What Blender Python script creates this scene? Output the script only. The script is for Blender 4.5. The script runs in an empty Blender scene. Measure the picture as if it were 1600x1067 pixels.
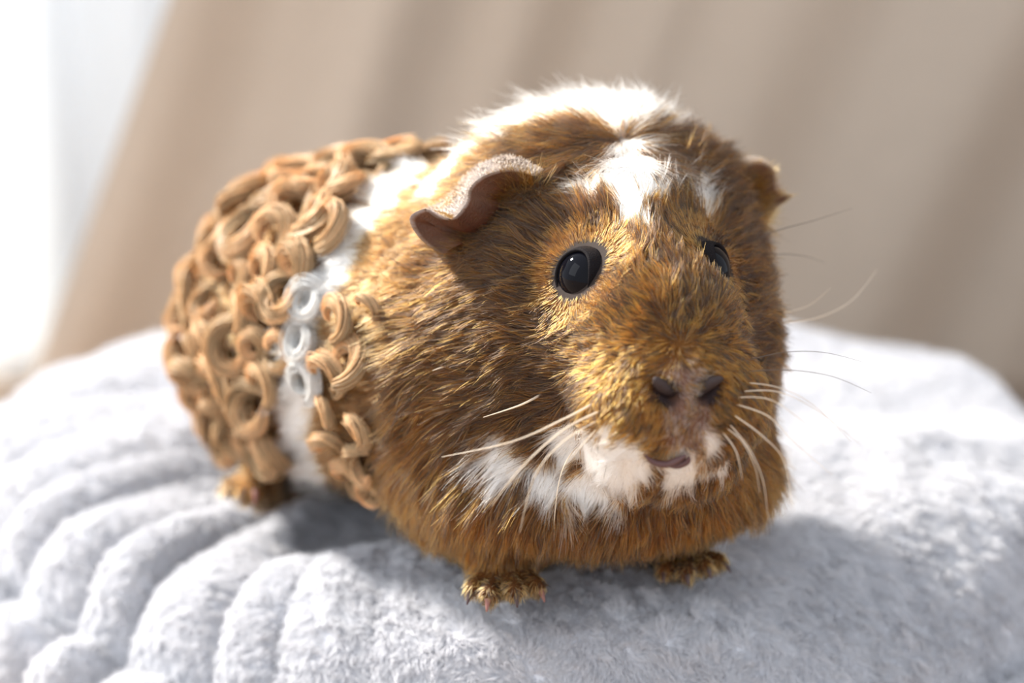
import bpy, math
import numpy as np
from mathutils import Vector, Matrix
rng = np.random.default_rng(11)
scene = bpy.context.scene
COL = scene.collection

# ------------------------------------------------------------------ camera
FPX = 60.0 / 36.0 * 1600.0
CAM = np.array([0.0, -0.46, 0.20]); TH = math.radians(17.0)
FWD = np.array([0, math.cos(TH), -math.sin(TH)]); UPV = np.array([0, math.sin(TH), math.cos(TH)]); RGT = np.array([1.0, 0, 0])
cd = bpy.data.cameras.new('camera'); cam = bpy.data.objects.new('camera', cd); COL.objects.link(cam)
cd.lens = 60; cd.sensor_width = 36; cd.clip_start = 0.02; cd.clip_end = 50
cam.location = CAM; cam.rotation_euler = (math.radians(90 - 17), 0, 0)
cd.dof.use_dof = True; cd.dof.focus_distance = 0.432; cd.dof.aperture_fstop = 5.0
scene.camera = cam
def P(px, py, d): return CAM + d * ((px - 800) / FPX * RGT + (533.5 - py) / FPX * UPV + FWD)
def proj(p):
    q = np.asarray(p) - CAM; z = q @ FWD
    return np.stack([800 + FPX * (q @ RGT) / z, 533.5 - FPX * (q @ UPV) / z, z], -1)

# ------------------------------------------------------------------ light
vs = scene.view_settings; vs.view_transform = 'Standard'; vs.look = 'None'; vs.gamma = 1; vs.use_curve_mapping = False
vs.exposure = 0.38
world = bpy.data.worlds.new('sky'); scene.world = world; world.use_nodes = True
bg = world.node_tree.nodes['Background']; bg.inputs[0].default_value = (0.86, 0.92, 1.0, 1); bg.inputs[1].default_value = 1.05
SUN = np.array([-0.66, 0.42, 0.63]); SUN /= np.linalg.norm(SUN)
sl = bpy.data.lights.new('sun', 'SUN'); so = bpy.data.objects.new('sun', sl); COL.objects.link(so)
sl.energy = 8.6; sl.angle = math.radians(6); sl.color = (1.0, 0.955, 0.88)
so.rotation_euler = Vector(SUN).to_track_quat('Z', 'Y').to_euler(); so.location = SUN * 3
al = bpy.data.lights.new('window_light', 'AREA'); ao = bpy.data.objects.new('window_light', al); COL.objects.link(ao)
al.shape = 'RECTANGLE'; al.size = 0.9; al.size_y = 1.2; al.energy = 7; al.color = (0.93, 0.97, 1.0)
ao.location = (-1.3, -0.55, 0.9); ao.rotation_euler = Vector((-1.3, -0.55, 0.75)).to_track_quat('Z', 'Y').to_euler()

# ------------------------------------------------------------------ helpers
def nrm(v): return v / np.maximum(np.linalg.norm(v, axis=-1, keepdims=True), 1e-9)
def sstep(a, b, x):
    t = np.clip((x - a) / (b - a), 0, 1); return t * t * (3 - 2 * t)
class Noise:
    def __init__(s, wl, seed, n=7):
        r = np.random.default_rng(seed); s.d = nrm(r.normal(size=(n, 3))) * (2 * np.pi / wl) * r.uniform(.6, 1.5, (n, 1)); s.p = r.uniform(0, 6.28, n); s.n = n
    def __call__(s, p):
        o = np.zeros(len(p))
        for k in range(s.n): o += np.sin(p @ s.d[k] + s.p[k])
        return o / math.sqrt(s.n / 2)
def noisevec(wl, seed):
    ns = [Noise(wl, seed * 10 + k) for k in range(3)]
    return lambda p: np.stack([n(p) for n in ns], -1)

def tag(o, label=None, cat=None, group=None, kind=None):
    if label: o['label'] = label
    if cat: o['category'] = cat
    if group: o['group'] = group
    if kind: o['kind'] = kind
    return o
def link(name, data, parent=None):
    o = bpy.data.objects.new(name, data); COL.objects.link(o)
    if parent is not None: o.parent = parent
    return o
def mesh(name, v, f, mat, parent=None, smooth=True, cols=None):
    me = bpy.data.meshes.new(name)
    v = np.asarray(v, dtype=np.float32)
    if isinstance(f, np.ndarray):
        n, k = f.shape
        me.vertices.add(len(v)); me.vertices.foreach_set('co', v.ravel())
        me.loops.add(n * k); me.loops.foreach_set('vertex_index', f.astype(np.int32).ravel())
        me.polygons.add(n); me.polygons.foreach_set('loop_start', np.arange(0, n * k, k, dtype=np.int32))
        me.update(calc_edges=True)
    else:
        me.from_pydata([tuple(x) for x in v], [], f)
    me.validate()
    if smooth: me.polygons.foreach_set('use_smooth', np.ones(len(me.polygons), dtype=bool))
    if cols is not None:
        a = me.attributes.new('tint', 'FLOAT_COLOR', 'POINT')
        a.data.foreach_set('color', np.c_[cols, np.ones(len(cols))].astype(np.float32).ravel())
    me.materials.append(mat); me.update()
    return link(name, me, parent)
def empty(name, loc=(0, 0, 0)):
    o = bpy.data.objects.new(name, None); COL.objects.link(o); o.location = loc; o.empty_display_size = .02; return o
def grid_faces(nu, nv, wrap_u=False):
    i, j = np.meshgrid(np.arange(nu if wrap_u else nu - 1), np.arange(nv - 1), indexing='ij')
    a = i * nv + j; b = ((i + 1) % nu) * nv + j
    return np.stack([a, b, b + 1, a + 1], -1).reshape(-1, 4)
def catmull(pts, n):
    pts = np.asarray(pts, float); m = len(pts)
    t = np.linspace(0, m - 1, n); i = np.minimum(t.astype(int), m - 2); u = (t - i)[:, None]
    g = lambda k: pts[np.clip(k, 0, m - 1)]
    p0, p1, p2, p3 = g(i - 1), g(i), g(i + 1), g(i + 2)
    return .5 * (2 * p1 + (p2 - p0) * u + (2 * p0 - 5 * p1 + 4 * p2 - p3) * u ** 2 + (3 * p1 - p0 - 3 * p2 + p3) * u ** 3)
def tube(path, rad, k=8, cap=True):
    path = np.asarray(path, float); n = len(path); rad = np.broadcast_to(rad, n)
    T = nrm(np.gradient(path, axis=0)); ref = np.array([.3, .2, .93])
    N = nrm(np.cross(T, ref)); B = np.cross(T, N)
    a = np.arange(k) * 2 * np.pi / k
    v = path[:, None] + rad[:, None, None] * (np.cos(a)[None, :, None] * N[:, None] + np.sin(a)[None, :, None] * B[:, None])
    f = []
    for i in range(n - 1):
        for j in range(k): f.append((i * k + j, i * k + (j + 1) % k, (i + 1) * k + (j + 1) % k, (i + 1) * k + j))
    v = v.reshape(-1, 3)
    if cap:
        f.append(tuple(range(k - 1, -1, -1))); f.append(tuple((n - 1) * k + j for j in range(k)))
    return v, f

# ------------------------------------------------------------------ materials
def new_mat(name):
    m = bpy.data.materials.new(name); m.use_nodes = True; nt = m.node_tree; nt.nodes.clear()
    out = nt.nodes.new('ShaderNodeOutputMaterial'); return m, nt, out
def principled(name, col, rough=.5, attr=None, noise=None, bump=None, sss=0, coat=0, spec=.5, trans=None):
    m, nt, out = new_mat(name); b = nt.nodes.new('ShaderNodeBsdfPrincipled'); L = nt.links
    b.inputs['Base Color'].default_value = (*col, 1); b.inputs['Roughness'].default_value = rough
    b.inputs['Specular IOR Level'].default_value = spec; b.inputs['Coat Weight'].default_value = coat
    if sss: b.inputs['Subsurface Weight'].default_value = sss; b.inputs['Subsurface Radius'].default_value = (.003, .0012, .0007); b.inputs['Subsurface Scale'].default_value = 1
    src = None
    if attr:
        a = nt.nodes.new('ShaderNodeAttribute'); a.attribute_name = attr; src = a.outputs['Color']
    tc = nt.nodes.new('ShaderNodeTexCoord')
    if noise:
        sc, amt = noise
        n = nt.nodes.new('ShaderNodeTexNoise'); n.inputs['Scale'].default_value = sc; n.inputs['Detail'].default_value = 4; L.new(tc.outputs['Object'], n.inputs['Vector'])
        mr = nt.nodes.new('ShaderNodeMapRange'); mr.inputs['To Min'].default_value = 1 - amt; mr.inputs['To Max'].default_value = 1 + amt; L.new(n.outputs['Fac'], mr.inputs['Value'])
        mx = nt.nodes.new('ShaderNodeMix'); mx.data_type = 'RGBA'; mx.blend_type = 'MULTIPLY'; mx.inputs[0].default_value = 1
        if src: L.new(src, mx.inputs[6])
        else: mx.inputs[6].default_value = (*col, 1)
        L.new(mr.outputs[0], mx.inputs[7]); src = mx.outputs[2]
    if src: L.new(src, b.inputs['Base Color'])
    if bump:
        sc, st = bump
        n = nt.nodes.new('ShaderNodeTexNoise'); n.inputs['Scale'].default_value = sc; n.inputs['Detail'].default_value = 5; L.new(tc.outputs['Object'], n.inputs['Vector'])
        bp = nt.nodes.new('ShaderNodeBump'); bp.inputs['Strength'].default_value = st; bp.inputs['Distance'].default_value = .001; L.new(n.outputs['Fac'], bp.inputs['Height']); L.new(bp.outputs[0], b.inputs['Normal'])
    sh = b.outputs[0]
    if trans:
        w, tcol = trans
        t = nt.nodes.new('ShaderNodeBsdfTranslucent'); t.inputs[0].default_value = (*tcol, 1)
        if attr and not tcol[0]: L.new(src, t.inputs[0])
        ms = nt.nodes.new('ShaderNodeMixShader'); ms.inputs[0].default_value = w; L.new(sh, ms.inputs[1]); L.new(t.outputs[0], ms.inputs[2]); sh = ms.outputs[0]
    L.new(sh, out.inputs[0]); return m
def hair_mat(name, rough=.38, radial=.6):
    m, nt, out = new_mat(name); h = nt.nodes.new('ShaderNodeBsdfHairPrincipled'); h.parametrization = 'COLOR'
    a = nt.nodes.new('ShaderNodeAttribute'); a.attribute_name = 'tint'; nt.links.new(a.outputs['Color'], h.inputs['Color'])
    h.inputs['IOR'].default_value = 1.38; h.inputs['Roughness'].default_value = rough; h.inputs['Radial Roughness'].default_value = radial
    nt.links.new(h.outputs[0], out.inputs[0]); return m
def pile_mat(name, w=.4):
    m, nt, out = new_mat(name)
    a = nt.nodes.new('ShaderNodeAttribute'); a.attribute_name = 'tint'
    d = nt.nodes.new('ShaderNodeBsdfDiffuse'); t = nt.nodes.new('ShaderNodeBsdfTranslucent'); ms = nt.nodes.new('ShaderNodeMixShader'); ms.inputs[0].default_value = w
    for n in (d, t): nt.links.new(a.outputs['Color'], n.inputs['Color'])
    nt.links.new(d.outputs[0], ms.inputs[1]); nt.links.new(t.outputs[0], ms.inputs[2]); nt.links.new(ms.outputs[0], out.inputs[0]); return m

def hair(name, root, nor, direc, length, lift, crgb, radius, npts, mat, parent, tipoff=None, ctip=None, band=.55, droop=.4, taper=.25):
    """One Curves object of N strands, all arrays per strand."""
    N = len(root); t = np.linspace(0, 1, npts)
    ca, sa = np.cos(lift)[:, None], np.sin(lift)[:, None]
    pos = np.empty((N, npts, 3), np.float32)
    for k, tt in enumerate(t):
        p = root - nor * .0002 + length[:, None] * (direc * (ca * tt + sa * droop * tt * tt * .5) + nor * (sa * (tt - droop * tt * tt)))
        if tipoff is not None: p = p + tipoff * (tt * tt)
        pos[:, k] = p
    cu = bpy.data.hair_curves.new(name); cu.add_curves([npts] * N)
    cu.attributes['position'].data.foreach_set('vector', pos.ravel())
    rr = (np.asarray(radius).reshape(-1, 1) if np.ndim(radius) else np.full((N, 1), radius)) * (1 - (1 - taper) * t[None] ** 2)
    if 'radius' not in cu.attributes: cu.attributes.new('radius', 'FLOAT', 'POINT')
    cu.attributes['radius'].data.foreach_set('value', np.ascontiguousarray(rr, np.float32).ravel())
    if ctip is None: ctip = crgb
    w = sstep(band, 1.0, t)[None, :, None]
    c = crgb[:, None] * (1 - w) + ctip[:, None] * w
    a = cu.attributes.new('tint', 'FLOAT_COLOR', 'POINT')
    a.data.foreach_set('color', np.concatenate([c, np.ones((N, npts, 1))], -1).astype(np.float32).ravel())
    cu.materials.append(mat)
    return link(name, cu, parent)
def sample_mesh(V, F, dens):
    """Random points on quads/tris; dens(per-face centre, normal) gives strands per square metre."""
    T = np.concatenate([F[:, [0, 1, 2]], F[:, [0, 2, 3]]]) if F.shape[1] == 4 else F
    a, b, c = V[T[:, 0]], V[T[:, 1]], V[T[:, 2]]
    cr = np.cross(b - a, c - a); ar = .5 * np.linalg.norm(cr, axis=1); fn = nrm(cr)
    w = ar * dens((a + b + c) / 3, fn); n = rng.poisson(w.sum()); i = rng.choice(len(T), n, p=w / w.sum())
    u, v = rng.random(n), rng.random(n); s = u + v > 1; u[s], v[s] = 1 - u[s], 1 - v[s]
    return a[i] + u[:, None] * (b - a)[i] + v[:, None] * (c - a)[i], fn[i]

# ------------------------------------------------------------------ guinea pig as a smooth union of ellipsoids and capsules
BF = nrm(np.array([.62, -.78, 0.0])); UZ = np.array([0, 0, 1.0]); BL = np.cross(UZ, BF) * -1      # body axes (BL: towards viewer's left)
BODYB = np.stack([BF, BL, UZ])
yaw, tilt = math.radians(12.5), math.radians(14)
HF = np.array([math.sin(yaw) * math.cos(tilt), -math.cos(yaw) * math.cos(tilt), -math.sin(tilt)])
HL = nrm(np.cross(HF, UZ)) * 1.0
if HL[0] > 0: HL = -HL
HU = nrm(np.cross(HF, HL)); HU = HU if HU[2] > 0 else -HU
HEADB = np.stack([HF, HL, HU])
prims = []
MID = P(1003, 416, .44)
def H(px, py, d):
    q = P(px, py, d); return q - ((q - MID) @ HL) * HL      # on the head's midline plane
def ell(c, r, B=BODYB, k=.012): prims.append(('e', c, np.array(r), B, k))
def cap(a, b, ra, rb, k=.008): prims.append(('c', a, b, ra, rb, k))
ell(P(514, 528, .552), (.046, .041, .049))                  # rump
ell(P(590, 528, .532), (.052, .044, .049))
ell(P(700, 522, .512), (.052, .049, .051))                  # flank
ell(P(850, 560, .490), (.044, .052, .052), k=.016)          # shoulders
ell(H(965, 415, .474), (.040, .040, .030), HEADB, .016)     # skull
ell(H(955, 325, .482), (.028, .042, .026), HEADB, .014)     # crown
ell(H(950, 560, .468), (.036, .0430, .038), HEADB, .016)    # jowls
ell(H(1008, 435, .462), (.031, .0200, .032), HEADB, .008)   # face between the eyes
ell(H(1035, 545, .437), (.0245, .0222, .027), HEADB, .012)   # nose bridge
ell(H(1062, 632, .421), (.017, .0235, .016), HEADB, .010)   # muzzle pads
ell(H(1050, 706, .432), (.015, .018, .010), HEADB, .010)    # chin
ell(P(950, 735, .468), (.028, .046, .018), HEADB, .014)     # throat and chest
ell(P(765, 755, .484), (.024, .024, .022), HEADB, .012)
cap(P(790, 815, .474), P(788, 888, .462), .0165, .0080)       # front leg nearer the viewer
cap(P(1050, 820, .484), P(1064, 868, .476), .014, .0070)     # other front leg
toesL = [(740, 924, .4525), (764, 934, .448), (804, 929, .4475), (838, 921, .4525)]
for x, y, d in toesL: cap(P(788 + (x - 788) * .3, 897, .461), P(x, y - 5, d - .001), .0034, .0024, .0014)
toesR = [(1040, 893, .465), (1072, 897, .462), (1100, 888, .4655), (1122, 880, .471)]
for x, y, d in toesR: cap(P(1066 + (x - 1066) * .3, 874, .475), P(x, y - 3, d - .001), .0034, .0024, .0014)
cap(P(440, 735, .548), P(408, 758, .536), .009, .006)       # hind foot showing at the side
toesH = [(368, 766, .530), (384, 772, .527), (400, 774, .526)]
for x, y, d in toesH: cap(P(409, 757, .536), P(x, y - 3, d), .0042, .0024, .002)
def prim_d(q, p):
    if q[0] == 'e':
        l = (p - q[1]) @ q[3].T; k0 = np.linalg.norm(l / q[2], axis=-1); k1 = np.linalg.norm(l / q[2] ** 2, axis=-1)
        return k0 * (k0 - 1) / np.maximum(k1, 1e-9)
    _, a, b, ra, rb, _k = q
    ab = b - a; h = np.clip(((p - a) @ ab) / (ab @ ab), 0, 1)
    return np.linalg.norm(p - a - h[..., None] * ab, axis=-1) - (ra + (rb - ra) * h)
nostril = []
def sdf(p):
    d = None
    for q in prims:
        e = prim_d(q, p); k = q[-1]
        if d is None: d = e
        else:
            h = np.clip(.5 + .5 * (d - e) / k, 0, 1); d = d * (1 - h) + e * h - k * h * (1 - h)
    for c, r, B in nostril:
        l = (p - c) @ B.T; k0 = np.linalg.norm(l / r, axis=-1); k1 = np.linalg.norm(l / r ** 2, axis=-1)
        e = k0 * (k0 - 1) / np.maximum(k1, 1e-9); h = np.clip(.5 - .5 * (d + e) / .002, 0, 1)
        d = d * (1 - h) - e * h + .002 * h * (1 - h)
    return d
def grad(p, e=4e-4):
    g = np.empty_like(p)
    for a in range(3):
        o = np.zeros(3); o[a] = e; g[:, a] = sdf(p + o) - sdf(p - o)
    return nrm(g)
def hit(px, py, far=.62):
    """The surface point seen at a pixel (used only to look up where features sit on the animal)."""
    px, py = np.atleast_1d(px).astype(float), np.atleast_1d(py).astype(float)
    dirs = nrm((px[:, None] - 800) / FPX * RGT + (533.5 - py[:, None]) / FPX * UPV + FWD)
    t = np.full(len(px), .30); best = t.copy(); bd = np.full(len(px), 9.)
    for _ in range(90):
        d = sdf(CAM + t[:, None] * dirs); m = np.abs(d) < bd; best[m] = t[m]; bd[m] = np.abs(d[m])
        t = np.where((d > 1e-5) & (t < far), t + d * .8, t)
    return CAM + best[:, None] * dirs
NOSE = hit(1076, 600)[0]
for x, y, s in ((1041, 614, 1), (1110, 610, -1)):
    c = hit(x, y)[0]; a = nrm(HL * s * .78 + HU * .62); B = np.stack([HF, a, np.cross(HF, a)])
    nostril.append((c, np.array([.0045, .0040, .0017]), B))
EYE_R = .0076
n1 = nrm(HL * .80 + HF * .42 + HU * .36); n2 = nrm(-HL * .80 + HF * .42 + HU * .36)
c1 = hit(901, 430)[0] - n1 * (EYE_R - .0034); c2 = c1 - HL * .0316 - n2 * .0014
eyec = [c1, c2]; EYES = [(c1 + n1 * EYE_R, n1), (c2 + n2 * EYE_R, n2)]
print('eyes', proj(c1), proj(c2), 'sdf', sdf(np.array(eyec)))

# surface nets
def surface_nets(lo, hi, h):
    xs = [np.arange(lo[a], hi[a] + h, h) for a in range(3)]; S = [len(x) for x in xs]
    # coarse pass first: only evaluate near the surface
    G = np.full(S, 1.0, np.float32); pts_x = np.stack(np.meshgrid(*xs, indexing='ij'), -1)
    st = 6; cz = pts_x[::st, ::st, ::st]; cs = sdf(cz.reshape(-1, 3)).reshape(cz.shape[:3])
    near = np.repeat(np.repeat(np.repeat(cs, st, 0), st, 1), st, 2)[:S[0], :S[1], :S[2]]
    G[:] = np.sign(near); m = np.abs(near) < h * st * 1.9
    G[m] = sdf(pts_x[m])
    ins = G < 0
    c8 = [(i, j, k) for i in (0, 1) for j in (0, 1) for k in (0, 1)]
    cut = lambda A, o: A[o[0]:S[0] - 1 + o[0], o[1]:S[1] - 1 + o[1], o[2]:S[2] - 1 + o[2]]
    cnt = sum(cut(ins, o).astype(np.int8) for o in c8); act = (cnt > 0) & (cnt < 8)
    I = np.argwhere(act); idx = np.full(act.shape, -1, np.int64); idx[act] = np.arange(len(I))
    val = {o: G[I[:, 0] + o[0], I[:, 1] + o[1], I[:, 2] + o[2]] for o in c8}
    acc = np.zeros((len(I), 3)); n = np.zeros(len(I))
    for a in c8:
        for ax in range(3):
            if a[ax]: continue
            b = list(a); b[ax] = 1; b = tuple(b); va, vb = val[a], val[b]; s = (va < 0) != (vb < 0)
            t = np.where(s, va / np.where(s, va - vb, 1), 0); q = np.tile(np.array(a, float), (len(I), 1)); q[:, ax] += t
            acc[s] += q[s]; n[s] += 1
    V = np.array(lo) + h * (I + acc / n[:, None]); Fs = []
    for ax in range(3):
        u, v = [(1, 2), (2, 0), (0, 1)][ax]
        A = ins; sl0 = [slice(None)] * 3; sl1 = [slice(None)] * 3; sl0[ax] = slice(0, -1); sl1[ax] = slice(1, None)
        E = np.argwhere(A[tuple(sl0)] != A[tuple(sl1)]); E = E[(E[:, u] > 0) & (E[:, v] > 0)]
        E = E[(E[:, u] < S[u] - 1) & (E[:, v] < S[v] - 1)]
        o = np.zeros(3, int); ou, ov = o.copy(), o.copy(); ou[u] = 1; ov[v] = 1
        g = lambda X: idx[X[:, 0], X[:, 1], X[:, 2]]
        q = np.stack([g(E - ou - ov), g(E - ov), g(E), g(E - ou)], -1)
        inside0 = A[E[:, 0], E[:, 1], E[:, 2]]; q[~inside0] = q[~inside0][:, ::-1]; Fs.append(q)
    return V, np.concatenate(Fs)
PV, PF = surface_nets((-.15, -.13, -.045), (.12, .17, .17), .0014)
for _ in range(2): PV = PV - grad(PV) * sdf(PV)[:, None]

# ---- colour pattern of the coat, all distances measured on the animal itself
def poly(pxs, n=30):
    p = catmull(np.array(pxs, float), n); return hit(p[:, 0], p[:, 1])
def dist_to(p, line):
    d = np.full(len(p), 9.)
    for q in line: d = np.minimum(d, np.linalg.norm(p - q, axis=1))
    return d
L_blaze = poly([(974, 232), (980, 260), (990, 290), (997, 318), (1000, 345)])
L_armL = poly([(990, 285), (960, 292), (928, 300)], 14); L_armR = poly([(998, 285), (1045, 292), (1100, 304)], 18)
L_crest = poly([(1035, 178), (985, 186), (930, 178), (860, 184), (795, 205), (742, 236), (708, 266), (688, 290)], 60)
L_chin = poly([(890, 690), (935, 705), (985, 712), (1000, 725)], 20); L_chin2 = poly([(965, 720), (935, 760)], 12)
L_jaw = poly([(775, 706), (830, 730), (880, 756), (930, 768)], 26); L_chinR = poly([(1110, 735), (1070, 735), (1040, 728)], 14)
L_cheek = np.concatenate([poly([(735, 390), (790, 455), (830, 540)], 12), poly([(790, 275), (870, 275), (930, 250)], 10), poly([(1030, 250), (1130, 290), (1175, 330), (1190, 480)], 16)])
L_mouth = poly([(960, 690), (1010, 722), (1085, 722), (1115, 700)], 24)
L_band = poly([(655, 262), (620, 300), (575, 360), (530, 430), (497, 500), (478, 570), (470, 640), (478, 700), (500, 750), (530, 785)], 80)
K = hit(974, 218)[0]; GOLDM = hit(1000, 585)[0]; BR = hit(1075, 640)[0]
PHIL = hit(1075, 655)[0]
n_a, n_b, n_c = Noise(.012, 1), Noise(.03, 2), Noise(.006, 3)
def pattern(p):
    jit = .0016 * n_a(p) + .0008 * n_c(p)
    w = np.zeros(len(p))
    def stroke(line, r, s=.0016): return 1 - sstep(r - s, r + s, dist_to(p, line) + jit)
    yy = (p - K) @ HU
    w = np.maximum(w, stroke(L_blaze, .0036)); w = np.maximum(w, stroke(L_armL, .0030)); w = np.maximum(w, stroke(L_armR, .0048))
    crest = np.maximum(stroke(L_crest[:40], .0092, .003), stroke(L_crest[40:], .0062, .002)); w = np.maximum(w, crest)
    w = np.maximum(w, stroke(L_chin, .0052)); w = np.maximum(w, stroke(L_chin2, .0065, .003)); w = np.maximum(w, stroke(L_jaw, .0050, .002)); w = np.maximum(w, stroke(L_chinR, .0042, .002))
    w = np.maximum(w, stroke(L_mouth, .0030)); bnd = np.maximum(stroke(L_band[30:], .0066, .002), stroke(L_band[:32], .0046, .0015)); w = np.maximum(w, bnd)
    dn = np.linalg.norm(p - NOSE, axis=1); hb = (p - eyec[0] * .5 - eyec[1] * .5)
    de = np.minimum(np.linalg.norm(p - eyec[0], axis=1), np.linalg.norm(p - eyec[1], axis=1))
    back = -(p - P(850, 500, .487)) @ BF                       # distance behind the shoulders
    bodyw = sstep(-.012, .008, back + .003 * n_b(p) + .25 * np.minimum(0, (p[:, 2] - .05)))
    low = 1 - sstep(.018, .045, p[:, 2])
    dark = .70 + .09 * n_b(p) + .07 * n_a(p)
    dark = dark - .30 * (1 - sstep(.012, .034, dn)) - .25 * low
    dark = dark + .16 * (1 - sstep(.016, .030, dist_to(p, L_cheek))) - .12 * (1 - sstep(.03, .06, p[:, 2]))
    gold = np.tile(np.array([.168, .055, .0072]), (len(p), 1))
    mz = (1 - sstep(.018, .030, np.linalg.norm(p - GOLDM, axis=1) + 2 * jit))[:, None]
    gold = gold * (1 - mz) + np.array([.27, .096, .012]) * mz
    ring = (1 - sstep(.0115, .0165, de + jit))
    dark = dark * (1 - .85 * ring); gold = gold * (1 - ring[:, None] * .6) + np.array([.26, .10, .019]) * ring[:, None] * .6
    dark = dark * (1 - bodyw) + .08 * bodyw
    gold = gold * (1 - bodyw[:, None]) + np.array([.30, .135, .04]) * bodyw[:, None]
    ph = 1 - sstep(.005, .010, np.minimum(np.linalg.norm((p - PHIL) / np.array([.75, 1, 1.3]), axis=1), np.linalg.norm(p - NOSE, axis=1) * 1.25))
    return w, np.clip(dark, .03, .9), gold, ph, crest, bnd, dn, de, bodyw, low

# ---- animal: root empty, body
pig = tag(empty('guinea_pig', tuple(P(780, 830, .50) * [1, 1, 0])), 'brown and white guinea pig with curly rump sitting on grey plush cushion', 'guinea pig')
pig_off = np.array(pig.location)
def attach(o, root=pig):
    o.parent = root; o.matrix_parent_inverse = Matrix.Translation(-Vector(root.location)); return o
M_body = principled('guinea_pig_skin', (.3, .16, .06), .8, attr='tint', noise=(900, .35), spec=.2)
w_, dk_, gd_, ph_, *_r = pattern(PV)
sk = gd_ * (1 - .75 * dk_[:, None]) * .55; sk = sk * (1 - w_[:, None]) + np.array([.62, .58, .54]) * w_[:, None]
sk = sk * (1 - .7 * ph_[:, None]) + np.array([.13, .07, .055]) * .7 * ph_[:, None]
nd = np.min([np.linalg.norm(PV - c, axis=1) for c, r, B in nostril], axis=0)
de_ = np.minimum(np.linalg.norm(PV - eyec[0], axis=1), np.linalg.norm(PV - eyec[1], axis=1)); dkr = (1 - sstep(.0092, .0104, de_))[:, None]; sk = sk * (1 - dkr) + np.array([.03, .02, .016]) * dkr
nk = (1 - sstep(.0028, .0046, nd))[:, None]; sk = sk * (1 - nk) + np.array([.022, .012, .012]) * nk
attach(mesh('body', PV, PF, M_body, cols=sk))

# ---- coat
M_fur = hair_mat('coat_hair'); M_white = hair_mat('white_hair', .45, .7)
def dens(c, n):
    v = nrm(CAM - c); f = (v * n).sum(1); return np.where(f > -.25, 6.5e6, 1.5e6) * np.where(n[:, 2] < -.75, .4, 1)
R, N = sample_mesh(PV, PF, dens)
W, DK, GD, PH, CR, BN, DN, DE, BW, LOW = pattern(R)
keep = DE > np.where((np.linalg.norm(R - eyec[1], axis=1) < .012) & ((R - eyec[1]) @ HF > .001), .0066, .0081)
keep &= np.min([np.linalg.norm(((R - c) @ B.T) / (r * 1.05), axis=1) for c, r, B in nostril], axis=0) > 1
R, N, W, DK, GD, PH, CR, BN, DN, DE, BW, LOW = [a[keep] for a in (R, N, W, DK, GD, PH, CR, BN, DN, DE, BW, LOW)]
NN = len(R)
flow = nrm(R - NOSE + HF * .012)
hw = sstep(.055, .10, DN)[:, None]
bflow = nrm(-BF * .8 - UZ * .55 * (1 - BW[:, None] * .3) + .35 * nrm(R - P(800, 540, .52)))
flow = nrm(flow * (1 - hw) + bflow * hw)
chestdown = (1 - sstep(.025, .05, R[:, 2]))[:, None] * (1 - BW[:, None]); flow = nrm(flow * (1 - chestdown * .8) - UZ * chestdown * .8)
dk = np.linalg.norm(R - K, axis=1); wk = (np.exp(-(dk / .021) ** 2))[:, None]
flow = nrm(flow * (1 - wk) + nrm(R - K + 1e-6) * wk)
nv1, nv2, nv3 = noisevec(.016, 21), noisevec(.005, 22), noisevec(.0022, 23)
flow = flow + .20 * nv1(R) + .09 * nv2(R)
for c in eyec:
    q = R - c; wE = (1 - sstep(.011, .020, np.linalg.norm(q, axis=1)))[:, None] * .85; flow = flow * (1 - wE) + nrm(q) * wE
flow = nrm(flow - N * (flow * N).sum(1, keepdims=True))
length = .0028 + .0032 * sstep(.008, .045, DN) + .0045 * sstep(.045, .085, DN)
length = np.where(DE < .016, .0022 + .0018 * sstep(.010, .016, DE), length)
length = length * (1 - PH * .25)
legs = (R[:, 2] < .024) & (BW < .5); toe = R[:, 2] < .011
length = np.where(legs, np.minimum(length, .006), length); length = np.where(toe, np.where(BW < .5, .0021, .003), length)
crestfree = CR * sstep(.0, .02, dk)
length = length + .0060 * CR * (1 - BW * .5)
length = np.where(BW > .6, np.where(BN > .4, .0075, .005), length)
length *= rng.uniform(.7, 1.2, NN)
lift = np.radians(24 - 5 * sstep(.03, .06, DN) + 8 * rng.normal(size=NN) + 5 * n_b(R) + 14 * CR + 8 * sstep(.04, .09, DN) + 10 * BN); lift = np.clip(lift, .06, 1.3)
isw = rng.random(NN) < W
n_t = Noise(.0018, 91, 9); isd = (rng.random(NN) < np.clip(DK + .40 * n_t(R), .02, .97)) & ~isw
br = rng.uniform(.65, 1.3, (NN, 1)) * (1 + .12 * n_a(R)[:, None])
CZ = (BW > .6) & (np.linalg.norm(0 * R, axis=1) < 1); GD = np.where(CZ[:, None], GD * .55, GD)
tf = toe & (BW < .5); GD = np.where(tf[:, None], np.array([.40, .19, .045]), GD); DK = np.where(tf, .10, DK)
c0 = GD * br
tip = c0 * rng.uniform(.9, 1.35, (NN, 1))
bl = rng.uniform(.6, 1.6, (NN, 1))
c0[isd] = np.array([.026, .014, .008]) * bl[isd]; tip[isd] = np.array([.012, .008, .006]) * bl[isd]
mid = (rng.random(NN) < .2) & isd; c0[mid] = GD[mid] * .45
c0[isw] = np.array([.60, .597, .58]) * rng.uniform(.92, 1.04, (isw.sum(), 1)); tip[isw] = c0[isw]
phm = (rng.random(NN) < PH * .6); c0[phm] = np.array([.30, .215, .19]) * br[phm]; tip[phm] = c0[phm]
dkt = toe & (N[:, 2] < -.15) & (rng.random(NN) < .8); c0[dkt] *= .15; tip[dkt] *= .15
tipoff = (nv3(R) * .05 + nv2(R) * .10) * length[:, None] + rng.normal(size=(NN, 3)) * .06 * length[:, None] - UZ * (.18 * length * (BW < .5) * sstep(.04, .08, DN))[:, None]
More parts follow.
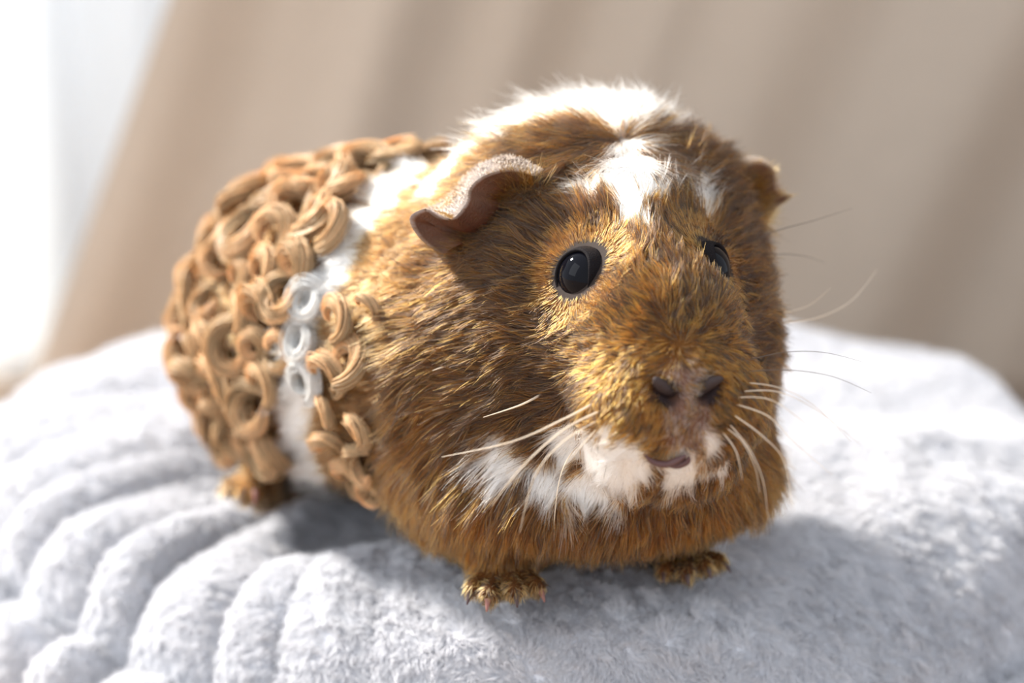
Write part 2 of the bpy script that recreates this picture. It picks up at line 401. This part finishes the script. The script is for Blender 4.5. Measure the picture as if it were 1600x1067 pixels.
rad = np.where(isw, .000066, .000078) * rng.uniform(.8, 1.2, NN)
HEADREG = isw & (CR > .25); BLAZE = isw & ~HEADREG & (BN < .2) & (dk < .035); SADDLE = isw & ~HEADREG & (BN >= .2); CHINR = isw & ~HEADREG & ~BLAZE & ~SADDLE
def put(name, m, mat, npts):
    o = hair(name, R[m], N[m], flow[m], length[m], lift[m], c0[m], rad[m], npts, mat, None, tipoff[m], tip[m])
    attach(o); o['kind'] = 'stuff'; return o
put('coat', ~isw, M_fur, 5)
put('crest', HEADREG, M_white, 6)['label'] = 'tousled white crest behind the forehead'
put('forehead_blaze', BLAZE, M_white, 5)['label'] = 'white blaze on the forehead'
put('saddle_band', SADDLE, M_white, 5)['label'] = 'white band of fur around the back'
put('chin_patch', CHINR, M_white, 5)['label'] = 'white fur around mouth and jaw'

# ---- curls: each lock is its own mesh, a rope of fine strands winding into a ring
def curl_mesh(name, seed, mat, turns, thick):
    r = np.random.default_rng(seed); n = 22; t = np.linspace(0, 1, n)
    a = -1.9 + t * 2 * np.pi * turns; rad = .0062 * (1 - .5 * t ** 1.3) * r.uniform(.85, 1.2)
    path = np.stack([np.cos(a) * rad, np.sin(a) * rad, .0008 + .0032 * np.sin(t * 2.6) - .0010 * t], -1)
    path[:3] -= np.array([0, 0, .003]) * np.array([1, .6, .25])[:, None]
    T = nrm(np.gradient(path, axis=0)); Nn = nrm(np.cross(T, [0, 0, 1.])); B = np.cross(T, Nn)
    env = thick * np.clip(np.sin(np.pi * np.clip(t * .86 + .12, 0, 1)) ** .6, .12, 1)
    VV, FF, CC = [], [], []
    for s in range(150):
        ang = r.uniform(0, 6.28); rr = math.sqrt(r.uniform(.02, 1)) * (1 if s < 105 else r.uniform(1.1, 1.7)); tw = r.uniform(.6, 1.4)
        off = (np.cos(ang + tw * t * 3)[:, None] * Nn + np.sin(ang + tw * t * 3)[:, None] * B) * (rr * env)[:, None]
        e0 = int(r.integers(n - 6, n + 1)); b = sum(len(x) for x in VV)
        v, f = tube((path + off)[:e0], np.linspace(.00021, .00009, e0), 3, False)
        FF += [tuple(i + b for i in q) for q in f]; VV.append(v); u_ = np.repeat(np.linspace(.75, 1.15, e0), 3)[:, None]
        CC.append(np.array([.80, .57, .33]) * r.uniform(.65, 1.35) * u_ if mat is M_curl else np.tile(np.array([.92, .91, .89]) * r.uniform(.95, 1.05), (len(v), 1)))
    o = mesh(name, np.concatenate(VV), FF, mat, cols=np.concatenate(CC)); me = o.data; bpy.data.objects.remove(o); return me
M_curl = principled('curl_hair', (.5, .27, .1), .42, attr='tint', spec=.35, trans=(.4, (0, 0, 0)))
M_curlw = principled('white_curl_hair', (.8, .8, .78), .7, attr='tint', spec=.1, trans=(.4, (0, 0, 0)))
variants = [curl_mesh('curl', 100 + i, M_curl, (.78, 1.0, 1.2, .9)[i % 4], .0019 + .0003 * (i % 3)) for i in range(9)]
wvariants = [curl_mesh('white_curl', 200 + i, M_curlw, 1.2, .0024) for i in range(2)]
def in_curl_zone(p):
    b = dist_to(p, L_band); back = -(p - P(850, 500, .487)) @ BF
    return back
cand, cn = sample_mesh(PV, PF, lambda c, n: np.where((-(c - P(850, 500, .487)) @ BF > .010) & (n[:, 2] > -.55) & (c[:, 2] > .004), 3e5, 0))
db = dist_to(cand, L_band); backd = -(cand - P(850, 500, .487)) @ BF
bandback = -(L_band - P(850, 500, .487)) @ BF
pj = proj(cand)
zj = cand[:, 2]
# nearest band point decides whether a spot lies behind or ahead of the band
near = np.array([bandback[np.argmin(np.linalg.norm(L_band - q, axis=1))] for q in cand])
ahead = backd < near
ok = (db > .0104) & (~ahead | (zj < .075) & (db < .034))
ok &= np.linalg.norm(cand - P(395, 768, .53), axis=1) > .019
cand, cn, ahead = cand[ok], cn[ok], ahead[ok]
chosen = []
for i in range(len(cand)):
    sp = .0101
    if all(np.linalg.norm(cand[i] - cand[j]) > sp for j in chosen): chosen.append(i)
    if len(chosen) >= 190: break
def place_curl(me, pos, nor, sc, name='curl'):
    o = bpy.data.objects.new(name, me); COL.objects.link(o)
    z = nrm(nor + rng.normal(size=3) * (.26 if name == 'curl' else .06)); x = nrm(np.cross(UZ, z) + rng.normal(size=3) * .5); x = nrm(x - z * (x @ z)); y = np.cross(z, x)
    if rng.random() < .3: x = -x; y = np.cross(z, x)
    Mx = Matrix(np.c_[np.stack([x, y, z], 1) * sc, pos + nor * (.0022 if name == 'curl' else .0006)].tolist() + [[0, 0, 0, 1]])
    o.parent = pig; o.matrix_parent_inverse = Matrix.Translation(-Vector(pig.location)); o.matrix_basis = Mx
    return o
for i in chosen: place_curl(variants[int(rng.integers(len(variants)))], cand[i], cn[i], rng.uniform(.8, 1.3) * (.8 if ahead[i] else 1.0))
for x, y in ((492, 470), (484, 530), (486, 592)):
    p = hit(x, y); place_curl(wvariants[(x // 2) % 2], p[0], grad(p)[0], .85, 'white_curl')

# ---- eyes, lids
M_eye = principled('wet_black_eye', (.003, .003, .005), .03, spec=.12)
M_lid = principled('dark_lid_skin', (.010, .008, .009), .7, bump=(3000, .4), spec=.08)
def sphere(c, r, nu=32, nv=20):
    th = np.linspace(0, np.pi, nv); ph = np.arange(nu) * 2 * np.pi / nu
    v = np.stack([np.outer(np.cos(ph), np.sin(th)), np.outer(np.sin(ph), np.sin(th)), np.tile(np.cos(th), (nu, 1))], -1).reshape(-1, 3)
    return c + v * r, grid_faces(nu, nv, True)
for (s, n), c in zip(EYES, eyec):
    v, f = sphere(c, EYE_R)
    e = attach(mesh('eye', v, f[:, ::-1], M_eye))
    side = nrm(np.cross(UZ, n)); up = np.cross(n, side)      # side points to viewer-right when n faces camera
    if side @ HF < 0: front = -side
    else: front = side
    ph = np.linspace(0, 2 * np.pi, 48, endpoint=False)
    # almond: pointed towards the lower front corner
    rin = .0060 * (1 + .20 * np.maximum(0, np.cos(ph + .75)) ** 3 + .04 * np.cos(2 * ph - 1.4)); rout = rin + .0013
    ring = lambda rho, h: c + (np.cos(ph) * rho * .82)[:, None] * front + (np.sin(ph) * rho)[:, None] * up + np.reshape(h, (-1, 1)) * n
    hin = np.sqrt(np.maximum(EYE_R ** 2 - rin ** 2 * (np.cos(ph) ** 2 * .67 + np.sin(ph) ** 2), 4e-7))
    outer = ring(rout, .0035 * np.ones(48))
    for _ in range(4): outer = outer - grad(outer) * sdf(outer)[:, None]
    outer = outer - grad(outer) * .0003; nn_ = nrm(outer - c)
    a0 = ring(rin, hin - .0006); a1 = ring(rin + .0001, hin + .0004); a2 = ring(rin + .0006, hin + .0007)
    VV = [a0, a1, a2]
    for w in (.2, .4, .6, .8, 1.0):
        q = a2 * (1 - w) + outer * w - c; dq = np.linalg.norm(q, axis=1, keepdims=True); VV.append(c + q / dq * np.maximum(dq, EYE_R + .0007 * (1 - w) + .0002))
    v = np.stack(VV, 1).reshape(-1, 3); attach(mesh('eyelid', v, grid_faces(48, len(VV), True), M_lid))

# ---- nose pads, lips
M_nose = principled('nose_skin', (.030, .016, .015), .5, bump=(2500, .5), noise=(700, .25), spec=.4)
M_lip = principled('lip_skin', (.085, .036, .036), .45, bump=(2200, .4), noise=(900, .15))
for pts, r in (([(1008, 703), (1022, 714), (1042, 717), (1060, 710), (1070, 704)], .0009), ([(1040, 718), (1056, 719), (1071, 713), (1074, 706)], .0009)):
    q = catmull(np.array(pts, float), 14); p = hit(q[:, 0], q[:, 1]); nn = grad(p)
    v, f = tube(p + nn * .0016, r * np.clip(np.sin(np.linspace(.15, 2.99, 14)) * 1.1, .2, 1), 8); attach(mesh('lip', v, f, M_lip))
for (c, r, B), s in zip(nostril, (1, -1)):
    v, f = sphere(np.zeros(3), 1.0, 20, 12); v = v * np.array([.0012, .0042, .0017]); v[:, 2] -= .0009 * (v[:, 1] / .0046) ** 2
    v = v @ B; v = c + v; v = v - HF * .0022; attach(mesh('nostril', v, f[:, ::-1], M_nose))
# ---- ears
M_ear = principled('ear_skin', (.3, .15, .1), .6, attr='tint', bump=(1800, .5), trans=(.10, (.75, .10, .03)))
def ear(E, Rm, I, name='ear'):
    n = 44; E, Rm, I = [catmull(np.array([P(*q) for q in L]), n) for L in (E, Rm, I)]
    rows = []; cols = []
    nrmv = nrm(np.cross(np.gradient(Rm, axis=0), Rm - E)); sgn = np.sign((nrmv * (CAM - Rm)).sum(1).mean()); nrmv *= sgn
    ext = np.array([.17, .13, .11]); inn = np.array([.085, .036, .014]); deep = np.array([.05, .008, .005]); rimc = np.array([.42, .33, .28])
    for t in (0, .25, .5, .75, .93): rows.append(E + (Rm - E) * t - nrmv * (.0012 * math.sin(t * 3.14) + .0005)); cols.append(np.tile(ext * (1 - t * .1), (n, 1)))
    rows.append(Rm); cols.append(np.tile(rimc, (n, 1)))
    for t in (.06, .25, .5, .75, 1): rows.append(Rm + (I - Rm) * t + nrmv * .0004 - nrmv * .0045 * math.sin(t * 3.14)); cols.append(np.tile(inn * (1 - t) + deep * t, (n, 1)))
    v = np.stack(rows, 1).reshape(-1, 3); c = np.stack(cols, 1).reshape(-1, 3)
    c *= (1 + .15 * Noise(.004, 77)(v))[:, None]
    return attach(mesh(name, v, grid_faces(n, len(rows)), M_ear, cols=np.clip(c, 0, 1))), E, Rm, I
d0 = proj(hit(810, 310))[0, 2]; print('ear depth', d0)
earL = ear([(850, 262, d0 - .002), (800, 240, d0 + .004), (755, 250, d0 + .007), (725, 272, d0 + .009), (700, 300, d0 + .010), (675, 318, d0 + .010), (655, 330, d0 + .010), (655, 360, d0 + .010), (690, 400, d0 + .008), (720, 405, d0 + .004)],
    [(830, 272, d0 - .004), (795, 264, d0 - .004), (757, 274, d0 - .005), (733, 294, d0 - .006), (727, 318, d0 - .0085), (704, 342, d0 - .009), (668, 326, d0 - .006), (640, 340, d0 - .004), (655, 372, d0 - .002), (690, 398, d0)],
    [(835, 300, d0 - .001), (815, 300, d0 + .003), (800, 304, d0 + .005), (795, 312, d0 + .006), (790, 325, d0 + .006), (780, 340, d0 + .007), (770, 355, d0 + .006), (755, 368, d0 + .005), (740, 380, d0 + .004), (725, 394, d0 + .002)])
d1 = proj(hit(1165, 310))[0, 2]
earR = ear([(1140, 262, d1), (1165, 245, d1 + .006), (1190, 246, d1 + .010), (1208, 262, d1 + .012), (1216, 285, d1 + .012), (1222, 298, d1 + .012), (1226, 305, d1 + .010), (1205, 322, d1 + .010), (1190, 350, d1 + .008), (1175, 368, d1 + .004)],
    [(1150, 275, d1 - .003), (1172, 256, d1 - .002), (1195, 254, d1), (1211, 268, d1 + .002), (1214, 292, d1 + .001), (1222, 303, d1 + .002), (1237, 307, d1 + .004), (1214, 325, d1 + .003), (1198, 346, d1 + .003), (1178, 366, d1 + .001)],
    [(1150, 300, d1 + .001), (1160, 296, d1 + .004), (1165, 296, d1 + .006), (1168, 302, d1 + .006), (1168, 312, d1 + .006), (1168, 322, d1 + .006), (1168, 332, d1 + .006), (1166, 342, d1 + .005), (1164, 352, d1 + .003), (1164, 362, d1 + .001)])
# sparse down on the ears
for nm, (o, E, Rm, I) in (('ear_down', earL), ('ear_down', earR)):
    E, Rm, I = [catmull(q, 700) for q in (E, Rm, I)]; n = 3200; i = rng.integers(0, 700, n); t = rng.random(n)[:, None] * .85; s = rng.random(n) < .55
    pr = np.where(s[:, None], E[i] + (Rm - E)[i] * t, I[i] + (Rm - I)[i] * t); dr = nrm(Rm[i] - np.where(s[:, None], E[i], I[i]))
    tg = nrm(np.gradient(Rm, axis=0))[i]; nn = nrm(np.cross(tg, dr)); nn *= np.sign((nn * (CAM - pr)).sum(1, keepdims=True)) * np.where(s, -1, 1)[:, None]
    cc = np.where(s[:, None], np.array([.24, .18, .14]), np.array([.20, .085, .02])) * rng.uniform(.7, 1.2, (n, 1))
    h = hair(nm, pr, nn, dr, np.where(s, .0012, rng.uniform(.002, .0045, n)), np.full(n, .2), cc, .00006, 4, M_fur, None); attach(h); h['kind'] = 'stuff'

for (o, E, Rm, I) in (earL, earR):
    Rm, I = catmull(Rm, 400), catmull(I, 400); n = 1300; i = rng.integers(0, 400, n); pr = I[i] + rng.normal(size=(n, 3)) * .0014; dr = nrm(Rm[i] - I[i] + rng.normal(size=(n, 3)) * .003); nn = nrm(CAM - pr)
    cc = np.array([.34, .15, .035]) * rng.uniform(.3, 1.3, (n, 1)); h = hair('ear_tuft', pr, nn, dr, rng.uniform(.004, .010, n), np.radians(rng.uniform(10, 50, n)), cc, .00006, 5, M_fur, None); attach(h); h['kind'] = 'stuff'
# ---- claws
M_claw = principled('claw_horn', (.06, .035, .035), .35, trans=(.2, (.5, .2, .15))); M_clawp = principled('pink_claw_horn', (.28, .13, .11), .35, trans=(.3, (.7, .4, .35)))
for k, (x, y, d) in enumerate(toesL + toesR + toesH):
    a = P(x, y - 4, d); out = nrm(a - (P(788, 902, .460) if k < 4 else P(1066, 880, .474) if k < 8 else P(405, 762, .532)))
    t = np.linspace(0, 1, 9)[:, None]; out = nrm(out * .55 + np.array([.05, -.6, 0])); path = a + out * (.0010 + .0040 * t) - UZ * (.0030 * t ** 1.6) + UZ * .0006
    v, f = tube(path, .0013 * (1 - .85 * t[:, 0] ** 1.2), 8); attach(mesh('claw', v, f, M_clawp if k in (1, 3, 10) else M_claw))

# ---- whiskers: (root pixel, [(px, py, nearer-than-root)...], thickness)
M_wl = principled('pale_whisker', (.80, .70, .58), .3, trans=(.35, (.9, .8, .65))); M_wd = principled('dark_whisker', (.10, .075, .06), .3, trans=(.2, (.3, .2, .15)))
wh = [((925, 628), [(880, 655, .004), (800, 690, .004), (690, 714, -.004)], 1.7, 1), ((938, 640), [(880, 672, .006), (815, 730, .008), (768, 790, .006)], 1.5, 1),
      ((935, 655), [(880, 690, .006), (835, 745, .008), (812, 832, .004)], 1.2, 1), ((848, 615), [(815, 632, .002), (755, 652, .001)], 2.2, 1), ((905, 690), [(885, 720, .006), (872, 760, .007), (866, 815, .004)], 1.0, 1),
      ((930, 670), [(905, 700, .005), (880, 730, .006)], .9, 1), ((1160, 610), [(1215, 612, .002), (1275, 640, .0), (1345, 695, -.006)], .9, 1), ((1150, 630), [(1200, 650, .004), (1240, 690, .003), (1300, 742, -.002)], 1.0, 1),
      ((1145, 645), [(1190, 680, .005), (1225, 720, .005), (1238, 790, .002)], 1.0, 1), ((1140, 660), [(1170, 700, .006), (1192, 750, .006), (1200, 810, .004)], .9, 1), ((1130, 675), [(1150, 705, .005), (1160, 750, .005)], 1.0, 1),
      ((1165, 595), [(1215, 605, .003), (1270, 632, .001), (1330, 690, -.005)], .8, 1), ((1165, 578), [(1230, 578, .002), (1300, 588, -.002), (1362, 614, -.008)], .9, 0), ((1170, 560), [(1230, 550, .0), (1290, 551, -.004), (1350, 566, -.01)], .7, 0),
      ((1172, 378), [(1215, 360, -.002), (1270, 345, -.004), (1333, 325, -.006)], .9, 0), ((1190, 399), [(1225, 397, -.002), (1260, 401, -.004), (1290, 411, -.006)], .7, 0), ((1215, 505), [(1275, 497, -.004), (1330, 470, -.006), (1370, 422, -.01)], 1.5, 1), ((1220, 490), [(1262, 478, .0), (1298, 450, .004)], 1.4, 1),
      ((1150, 620), [(1205, 625, .004), (1265, 668, .003), (1290, 700, .001)], .8, 1), ((1135, 668), [(1160, 690, .005), (1180, 730, .006), (1187, 770, .005)], .8, 1), ((700, 570), [(690, 574, .001), (676, 579, .002)], 2.0, 1), ((672, 398), [(655, 400, .0), (640, 402, .0)], 1.6, 1)]
for (rx, ry), pts, th, pale in wh:
    r = hit(rx, ry); d = proj(r)[0, 2]; n = grad(r)[0]
    path = catmull(np.array([r[0] - n * .001] + [P(x, y, d - z) for x, y, z in pts]), 22)
    v, f = tube(path, .00016 * th * (1 - .8 * np.linspace(0, 1, 22) ** 1.5), 6)
    attach(mesh('whisker', v, f, M_wl if pale else M_wd))

# ------------------------------------------------------------------ cushion
CC = np.array([-.004, .120]); RS = .197
nz = [Noise(.16, 41), Noise(.075, 42), Noise(.03, 43)]
NP = 35; prr = np.random.default_rng(5)
edges = np.cumsum(prr.uniform(.65, 1.35, NP)); edges = edges / edges[-1] * 2 * np.pi
plen = prr.uniform(.25, .62, NP); pamp = prr.uniform(.45, 1.3, NP)
def ang_amp(phi):     # gathers are deep at the near left, shallow at the right and back
    d = np.cos(phi - math.radians(199)); return .09 + 1.15 * sstep(.35, .98, d)
def pleat(phi, rho, sharp=.65):
    ph = np.mod(phi, 2 * np.pi); i = np.searchsorted(edges, ph); i = np.clip(i, 0, NP - 1); lo = np.where(i == 0, 0, edges[i - 1]); u = (ph - lo) / (edges[i] - lo)
    ridge = np.clip(4 * u * (1 - u), 0, 1) ** sharp - .62
    fade0 = plen[i]; fadeA = plen[(i - 1) % NP]; fadeB = plen[(i + 1) % NP]
    f = fade0 * .6 + .4 * np.where(u < .5, fadeA * (1 - 2 * u) + fade0 * 2 * u, fadeB * (2 * u - 1) + fade0 * (2 - 2 * u))
    return ridge * sstep(f, 1.0, rho) * pamp[i]
def gb(x, y, px, py, d, h, s):
    q = P(px, py, d); return h * np.exp(-((x - q[0]) ** 2 + (y - q[1]) ** 2) / (2 * s * s))
def radius(phi):
    q = np.mod(phi - math.radians(222) + np.pi, 2 * np.pi) - np.pi
    return RS * (1 + .008 * np.sin(5 * phi) + .065 * np.cos(2 * phi)) - .034 * np.exp(-(q / .65) ** 2)
def top_z(x, y):
    r = np.hypot(x - CC[0], y - CC[1]); phi = np.arctan2(y - CC[1], x - CC[0]); rho = r / radius(phi)
    sw = phi + .22 * (1 - rho) ** 1.0
    p3 = np.stack([x, y, 0 * x], -1)
    z = .004 - (.022 - .010 * np.sin(phi)) * np.clip(rho, 0, 1) ** 3.6 - .010 * sstep(.90, 1.0, rho) - .007 * sstep(.965, 1.0, rho)
    z = z + .009 * ang_amp(phi) * pleat(sw, np.minimum(rho, 1))
    z = z + (.0035 * nz[0](p3) + .0018 * nz[1](p3)) * (1 - sstep(.93, 1, rho))
    z = z + .0011 * np.exp(-((phi + .45) / .55) ** 2) * np.sin(rho * 26 + 2.2 * nz[0](p3) + 1.2 * np.sin(phi * 3)) * sstep(.3, .5, rho) * (1 - sstep(.88, 1, rho))
    z = z + gb(x, y, 560, 560, .56, -.016, .055)
    z = z + gb(x, y, 715, 1000, .442, .008, .014) + gb(x, y, 940, 955, .450, .008, .015) - gb(x, y, 830, 1010, .44, .004, .010) + gb(x, y, 1180, 930, .46, .004, .02) + gb(x, y, 560, 840, .49, .004, .02) + gb(x, y, 430, 800, .505, .004, .014)
    return z
nr, na = 150, 720
rho = np.linspace(0, 1, nr) ** .85; phi = np.arange(na) * 2 * np.pi / na
PHI, RHO = np.meshgrid(phi, rho, indexing='ij'); X = CC[0] + RHO * radius(PHI) * np.cos(PHI); Y = CC[1] + RHO * radius(PHI) * np.sin(PHI)
Z = top_z(X.ravel(), Y.ravel()).reshape(X.shape)
for a_ in (205, 216, 228, 239, 250, 270, 290, 314):
    k_ = int(a_ * 2); print('seam', a_, proj(np.array([X[k_, -1], Y[k_, -1], Z[k_, -1]])).round(3))
# sink under the animal's weight
for _ in range(14):
    pts = np.stack([X, Y, Z], -1).reshape(-1, 3); m = (np.abs(pts[:, 0]) < .13) & (pts[:, 1] > -.1) & (pts[:, 1] < .17)
    s = np.ones(len(pts)); s[m] = sdf(pts[m]); Z = Z - np.clip(.0012 - s, 0, .02).reshape(Z.shape) * .8
TV = np.stack([X, Y, Z], -1).reshape(-1, 3); TF = grid_faces(na, nr, True)
cushion = tag(empty('cushion', (CC[0], CC[1], -.13)), 'round light grey plush cushion with gathered rim under the guinea pig', 'cushion')
M_cloth = principled('plush_backing', (.63, .63, .66), .9, noise=(400, .12), spec=.1)
attach(mesh('top_panel', TV, TF, M_cloth), cushion)
# side band below the seam
ns = 60; s = np.linspace(0, 1, ns); PH2, S2 = np.meshgrid(phi, s, indexing='ij')
zr = Z[:, -1]
ridge = pleat(PH2.ravel() + .02, np.ones(PH2.size), .5).reshape(PH2.shape) * ang_amp(PH2)
rr_ = radius(PH2) + .020 * np.sin(np.pi * np.clip(S2, 0, 1)) ** .7 + .006 * ridge * np.sin(np.pi * S2) ** .5
zs = zr[:, None] * (1 - S2) + (-.13) * S2 + .013 * np.sin(np.pi * np.clip(S2 * 2.2, 0, 1)) ** .7 + .003 * ridge * np.sin(np.pi * np.clip(S2 * 1.5, 0, 1))
X2 = CC[0] + rr_ * np.cos(PH2); Y2 = CC[1] + rr_ * np.sin(PH2)
SV = np.stack([X2, Y2, zs], -1).reshape(-1, 3); SF = grid_faces(na, ns, True)
attach(mesh('side_panel', SV, SF[:, ::-1], M_cloth), cushion)
rb = np.concatenate([[[CC[0], CC[1], -.13]], np.stack([X2[:, -1], Y2[:, -1], zs[:, -1]], -1)])
attach(mesh('bottom_panel', rb, [(0, 1 + (k + 1) % na, 1 + k) for k in range(na)], M_cloth), cushion)
# pile
M_pile = pile_mat('plush_pile', .35)
def pile(name, V, F, outward, target):
    def dn(c, n):
        n = n * outward; d = np.linalg.norm(c - CAM, axis=1); f = (nrm(CAM - c) * n).sum(1); q = proj(c)
        vis = (q[:, 0] > -220) & (q[:, 0] < 1820) & (q[:, 1] < 1250)
        return np.where(f > -.3, np.where(vis, np.clip(1.7 / d ** 2, 1, 9) * 1e6, .5e6), .3e6) * target
    r, n = sample_mesh(V, F, dn); n = n * outward
    if name == 'pile':
        s = sdf(r); k = s > .0008; r, n = r[k], n[k]
    N = len(r)
    out = np.stack([r[:, 0] - CC[0], r[:, 1] - CC[1], 0 * r[:, 0]], -1); out = nrm(out)
    v1, v2, v3 = noisevec(.05, 61), noisevec(.010, 62), noisevec(.0045, 63)
    d = nrm(out * .5 + np.array([-.15, -.5, -.2]) + .55 * v1(r) + .35 * v2(r)); d = nrm(d - n * (d * n).sum(1, keepdims=True))
    L = rng.uniform(.0024, .0038, N); lift = np.clip(np.radians(56 + 12 * rng.normal(size=N)), .3, 1.5)
    base = np.array([.71, .71, .735]) * rng.uniform(.86, 1.12, (N, 1))
    tip = base * 1.08
    o = hair(name, r, n, d, L, lift, base, .000105, 4, M_pile, None, v3(r) * .00045 + v2(r) * .0002 + rng.normal(size=(N, 3)) * .00045, tip)
    attach(o, cushion); o['kind'] = 'stuff'; print(name, N)
pile('pile', TV, TF, 1 if np.cross(TV[TF[5000, 1]] - TV[TF[5000, 0]], TV[TF[5000, 2]] - TV[TF[5000, 0]])[2] > 0 else -1, 1.0)
SFo = SF[:, ::-1]; tst = SFo[20 * 59 + 20]
nn = np.cross(SV[tst[1]] - SV[tst[0]], SV[tst[2]] - SV[tst[0]]); oc = SV[tst[0]] - np.array([CC[0], CC[1], -.06])
pile('side_pile', SV, SFo, 1 if nn @ oc > 0 else -1, .8)

# ------------------------------------------------------------------ room
M_floor = principled('wood_floor', (.36, .25, .17), .5, noise=(9, .25)); M_wall = principled('painted_wall', (.78, .75, .71), .9, noise=(30, .04))
def box(name, lo, hi, mat, parent=None, kind=None):
    x0, y0, z0 = lo; x1, y1, z1 = hi
    v = [(x0, y0, z0), (x1, y0, z0), (x1, y1, z0), (x0, y1, z0), (x0, y0, z1), (x1, y0, z1), (x1, y1, z1), (x0, y1, z1)]
    f = [(0, 3, 2, 1), (4, 5, 6, 7), (0, 1, 5, 4), (1, 2, 6, 5), (2, 3, 7, 6), (3, 0, 4, 7)]
    o = mesh(name, v, f, mat, parent, smooth=False)
    if kind: o['kind'] = kind
    return o
box('floor', (-1.6, -1.3, -.16), (1.6, .80, -.131), M_floor, kind='structure')
# back wall with a window opening behind the sheer
WX0, WX1, WZ0, WZ1, WY0, WY1 = -.50, -.12, .0, 1.35, .70, .80
vb = []; parts = [((-.54, WY0, -.131), (WX0, WY1, 1.7)), ((WX1, WY0, -.131), (1.6, WY1, 1.7)), ((WX0, WY0, -.131), (WX1, WY1, WZ0)), ((WX0, WY0, WZ1), (WX1, WY1, 1.7))]
V_, F_ = [], []
for lo, hi in parts:
    b = len(V_); (x0, y0, z0), (x1, y1, z1) = lo, hi
    V_ += [(x0, y0, z0), (x1, y0, z0), (x1, y1, z0), (x0, y1, z0), (x0, y0, z1), (x1, y0, z1), (x1, y1, z1), (x0, y1, z1)]
    F_ += [tuple(b + i for i in q) for q in ((0, 3, 2, 1), (4, 5, 6, 7), (0, 1, 5, 4), (1, 2, 6, 5), (2, 3, 7, 6), (3, 0, 4, 7))]
tag(mesh('wall_back', V_, F_, M_wall, smooth=False), kind='structure')
win = tag(empty('window_1', ((WX0 + WX1) / 2, .75, WZ0)), kind='structure')
M_frame = principled('white_window_paint', (.85, .85, .84), .4)
m, nt, out = new_mat('window_glass'); g = nt.nodes.new('ShaderNodeBsdfTransparent'); gl = nt.nodes.new('ShaderNodeBsdfGlossy'); gl.inputs['Roughness'].default_value = .02; ms = nt.nodes.new('ShaderNodeMixShader'); ms.inputs[0].default_value = .06
nt.links.new(g.outputs[0], ms.inputs[1]); nt.links.new(gl.outputs[0], ms.inputs[2]); nt.links.new(ms.outputs[0], out.inputs[0]); M_glass = m
for lo, hi in (((WX0, .73, WZ0), (WX0 + .04, .77, WZ1)), ((WX1 - .04, .73, WZ0), (WX1, .77, WZ1)), ((WX0 + .04, .73, WZ0), (WX1 - .04, .77, WZ0 + .04)), ((WX0 + .04, .73, WZ1 - .04), (WX1 - .04, .77, WZ1))):
    attach(box('window_frame', lo, hi, M_frame), win)
attach(box('pane', (WX0 + .04, .748, WZ0 + .04), (WX1 - .04, .752, WZ1 - .04), M_glass), win)
# curtains: fabric sheets with real thickness, folds run along slanted lines because the drape is swept aside
def cloth(name, s0, s1, z0, z1, fold, slant, mat, y0, thick=.0012, ns=420, nzz=60):
    s = np.linspace(s0, s1, ns); z = np.linspace(z0, z1, nzz); S, ZZ = np.meshgrid(s, z, indexing='ij')
    Xc = S + slant(ZZ); Yc = y0 + fold(S, ZZ)
    v = np.stack([Xc, Yc, ZZ], -1)
    back = v + np.array([0, thick, 0]); VV = np.concatenate([v.reshape(-1, 3), back.reshape(-1, 3)]); f = grid_faces(ns, nzz); n = ns * nzz
    ed = []
    for j in range(nzz - 1): ed += [(j, j + 1, n + j + 1, n + j), ((ns - 1) * nzz + j + 1, (ns - 1) * nzz + j, n + (ns - 1) * nzz + j, n + (ns - 1) * nzz + j + 1)]
    for i in range(ns - 1): ed += [((i + 1) * nzz, i * nzz, n + i * nzz, n + (i + 1) * nzz), (i * nzz + nzz - 1, (i + 1) * nzz + nzz - 1, n + (i + 1) * nzz + nzz - 1, n + i * nzz + nzz - 1)]
    return mesh(name, VV, np.concatenate([f, f[:, ::-1] + n, np.array(ed)]), mat)
M_beige = principled('beige_linen', (.62, .535, .445), .85, noise=(60, .05), spec=.1, trans=(.40, (.66, .53, .41)))
M_sheer = principled('white_voile', (.88, .89, .90), .9, spec=.1, trans=(.60, (.92, .95, .97)))
def gsum(S, lst):
    o = 0 * S
    for c, w, h in lst: o = o + h * np.exp(-((S - c) / w) ** 2)
    return o
bfold = lambda S, Z_: 1.25 * gsum(S + .012 * np.sin(Z_ * 9 + S * 5), [(-.222, .035, -.020), (-.105, .040, -.034), (-.03, .03, -.016), (.045, .025, -.014), (.12, .05, -.022), (.235, .05, -.034), (.33, .03, -.012), (.42, .05, -.03), (.55, .05, -.03), (.70, .05, -.03), (.85, .05, -.03)]) + .002 * np.sin(S * 60 + Z_ * 7)
curtain = tag(cloth('beige_curtain', -.230, .95, -.129, 1.45, bfold, lambda z: .43 * z * np.exp(-np.maximum(z - .3, 0) * .8), M_beige, .49), 'heavy beige drape with slanting folds behind the cushion', 'curtain')
sfold = lambda S, Z_: .018 * np.sin(S * 42 + .4 * np.sin(S * 11)) + .006 * np.sin(S * 97 + 1)
tag(cloth('sheer_curtain', -.335, .32, -.129, 1.45, sfold, lambda z: 0 * z, M_sheer, .53), 'bright white sheer curtain hanging beside the beige drape', 'curtain')
print('strands', NN, 'curls', len(chosen))
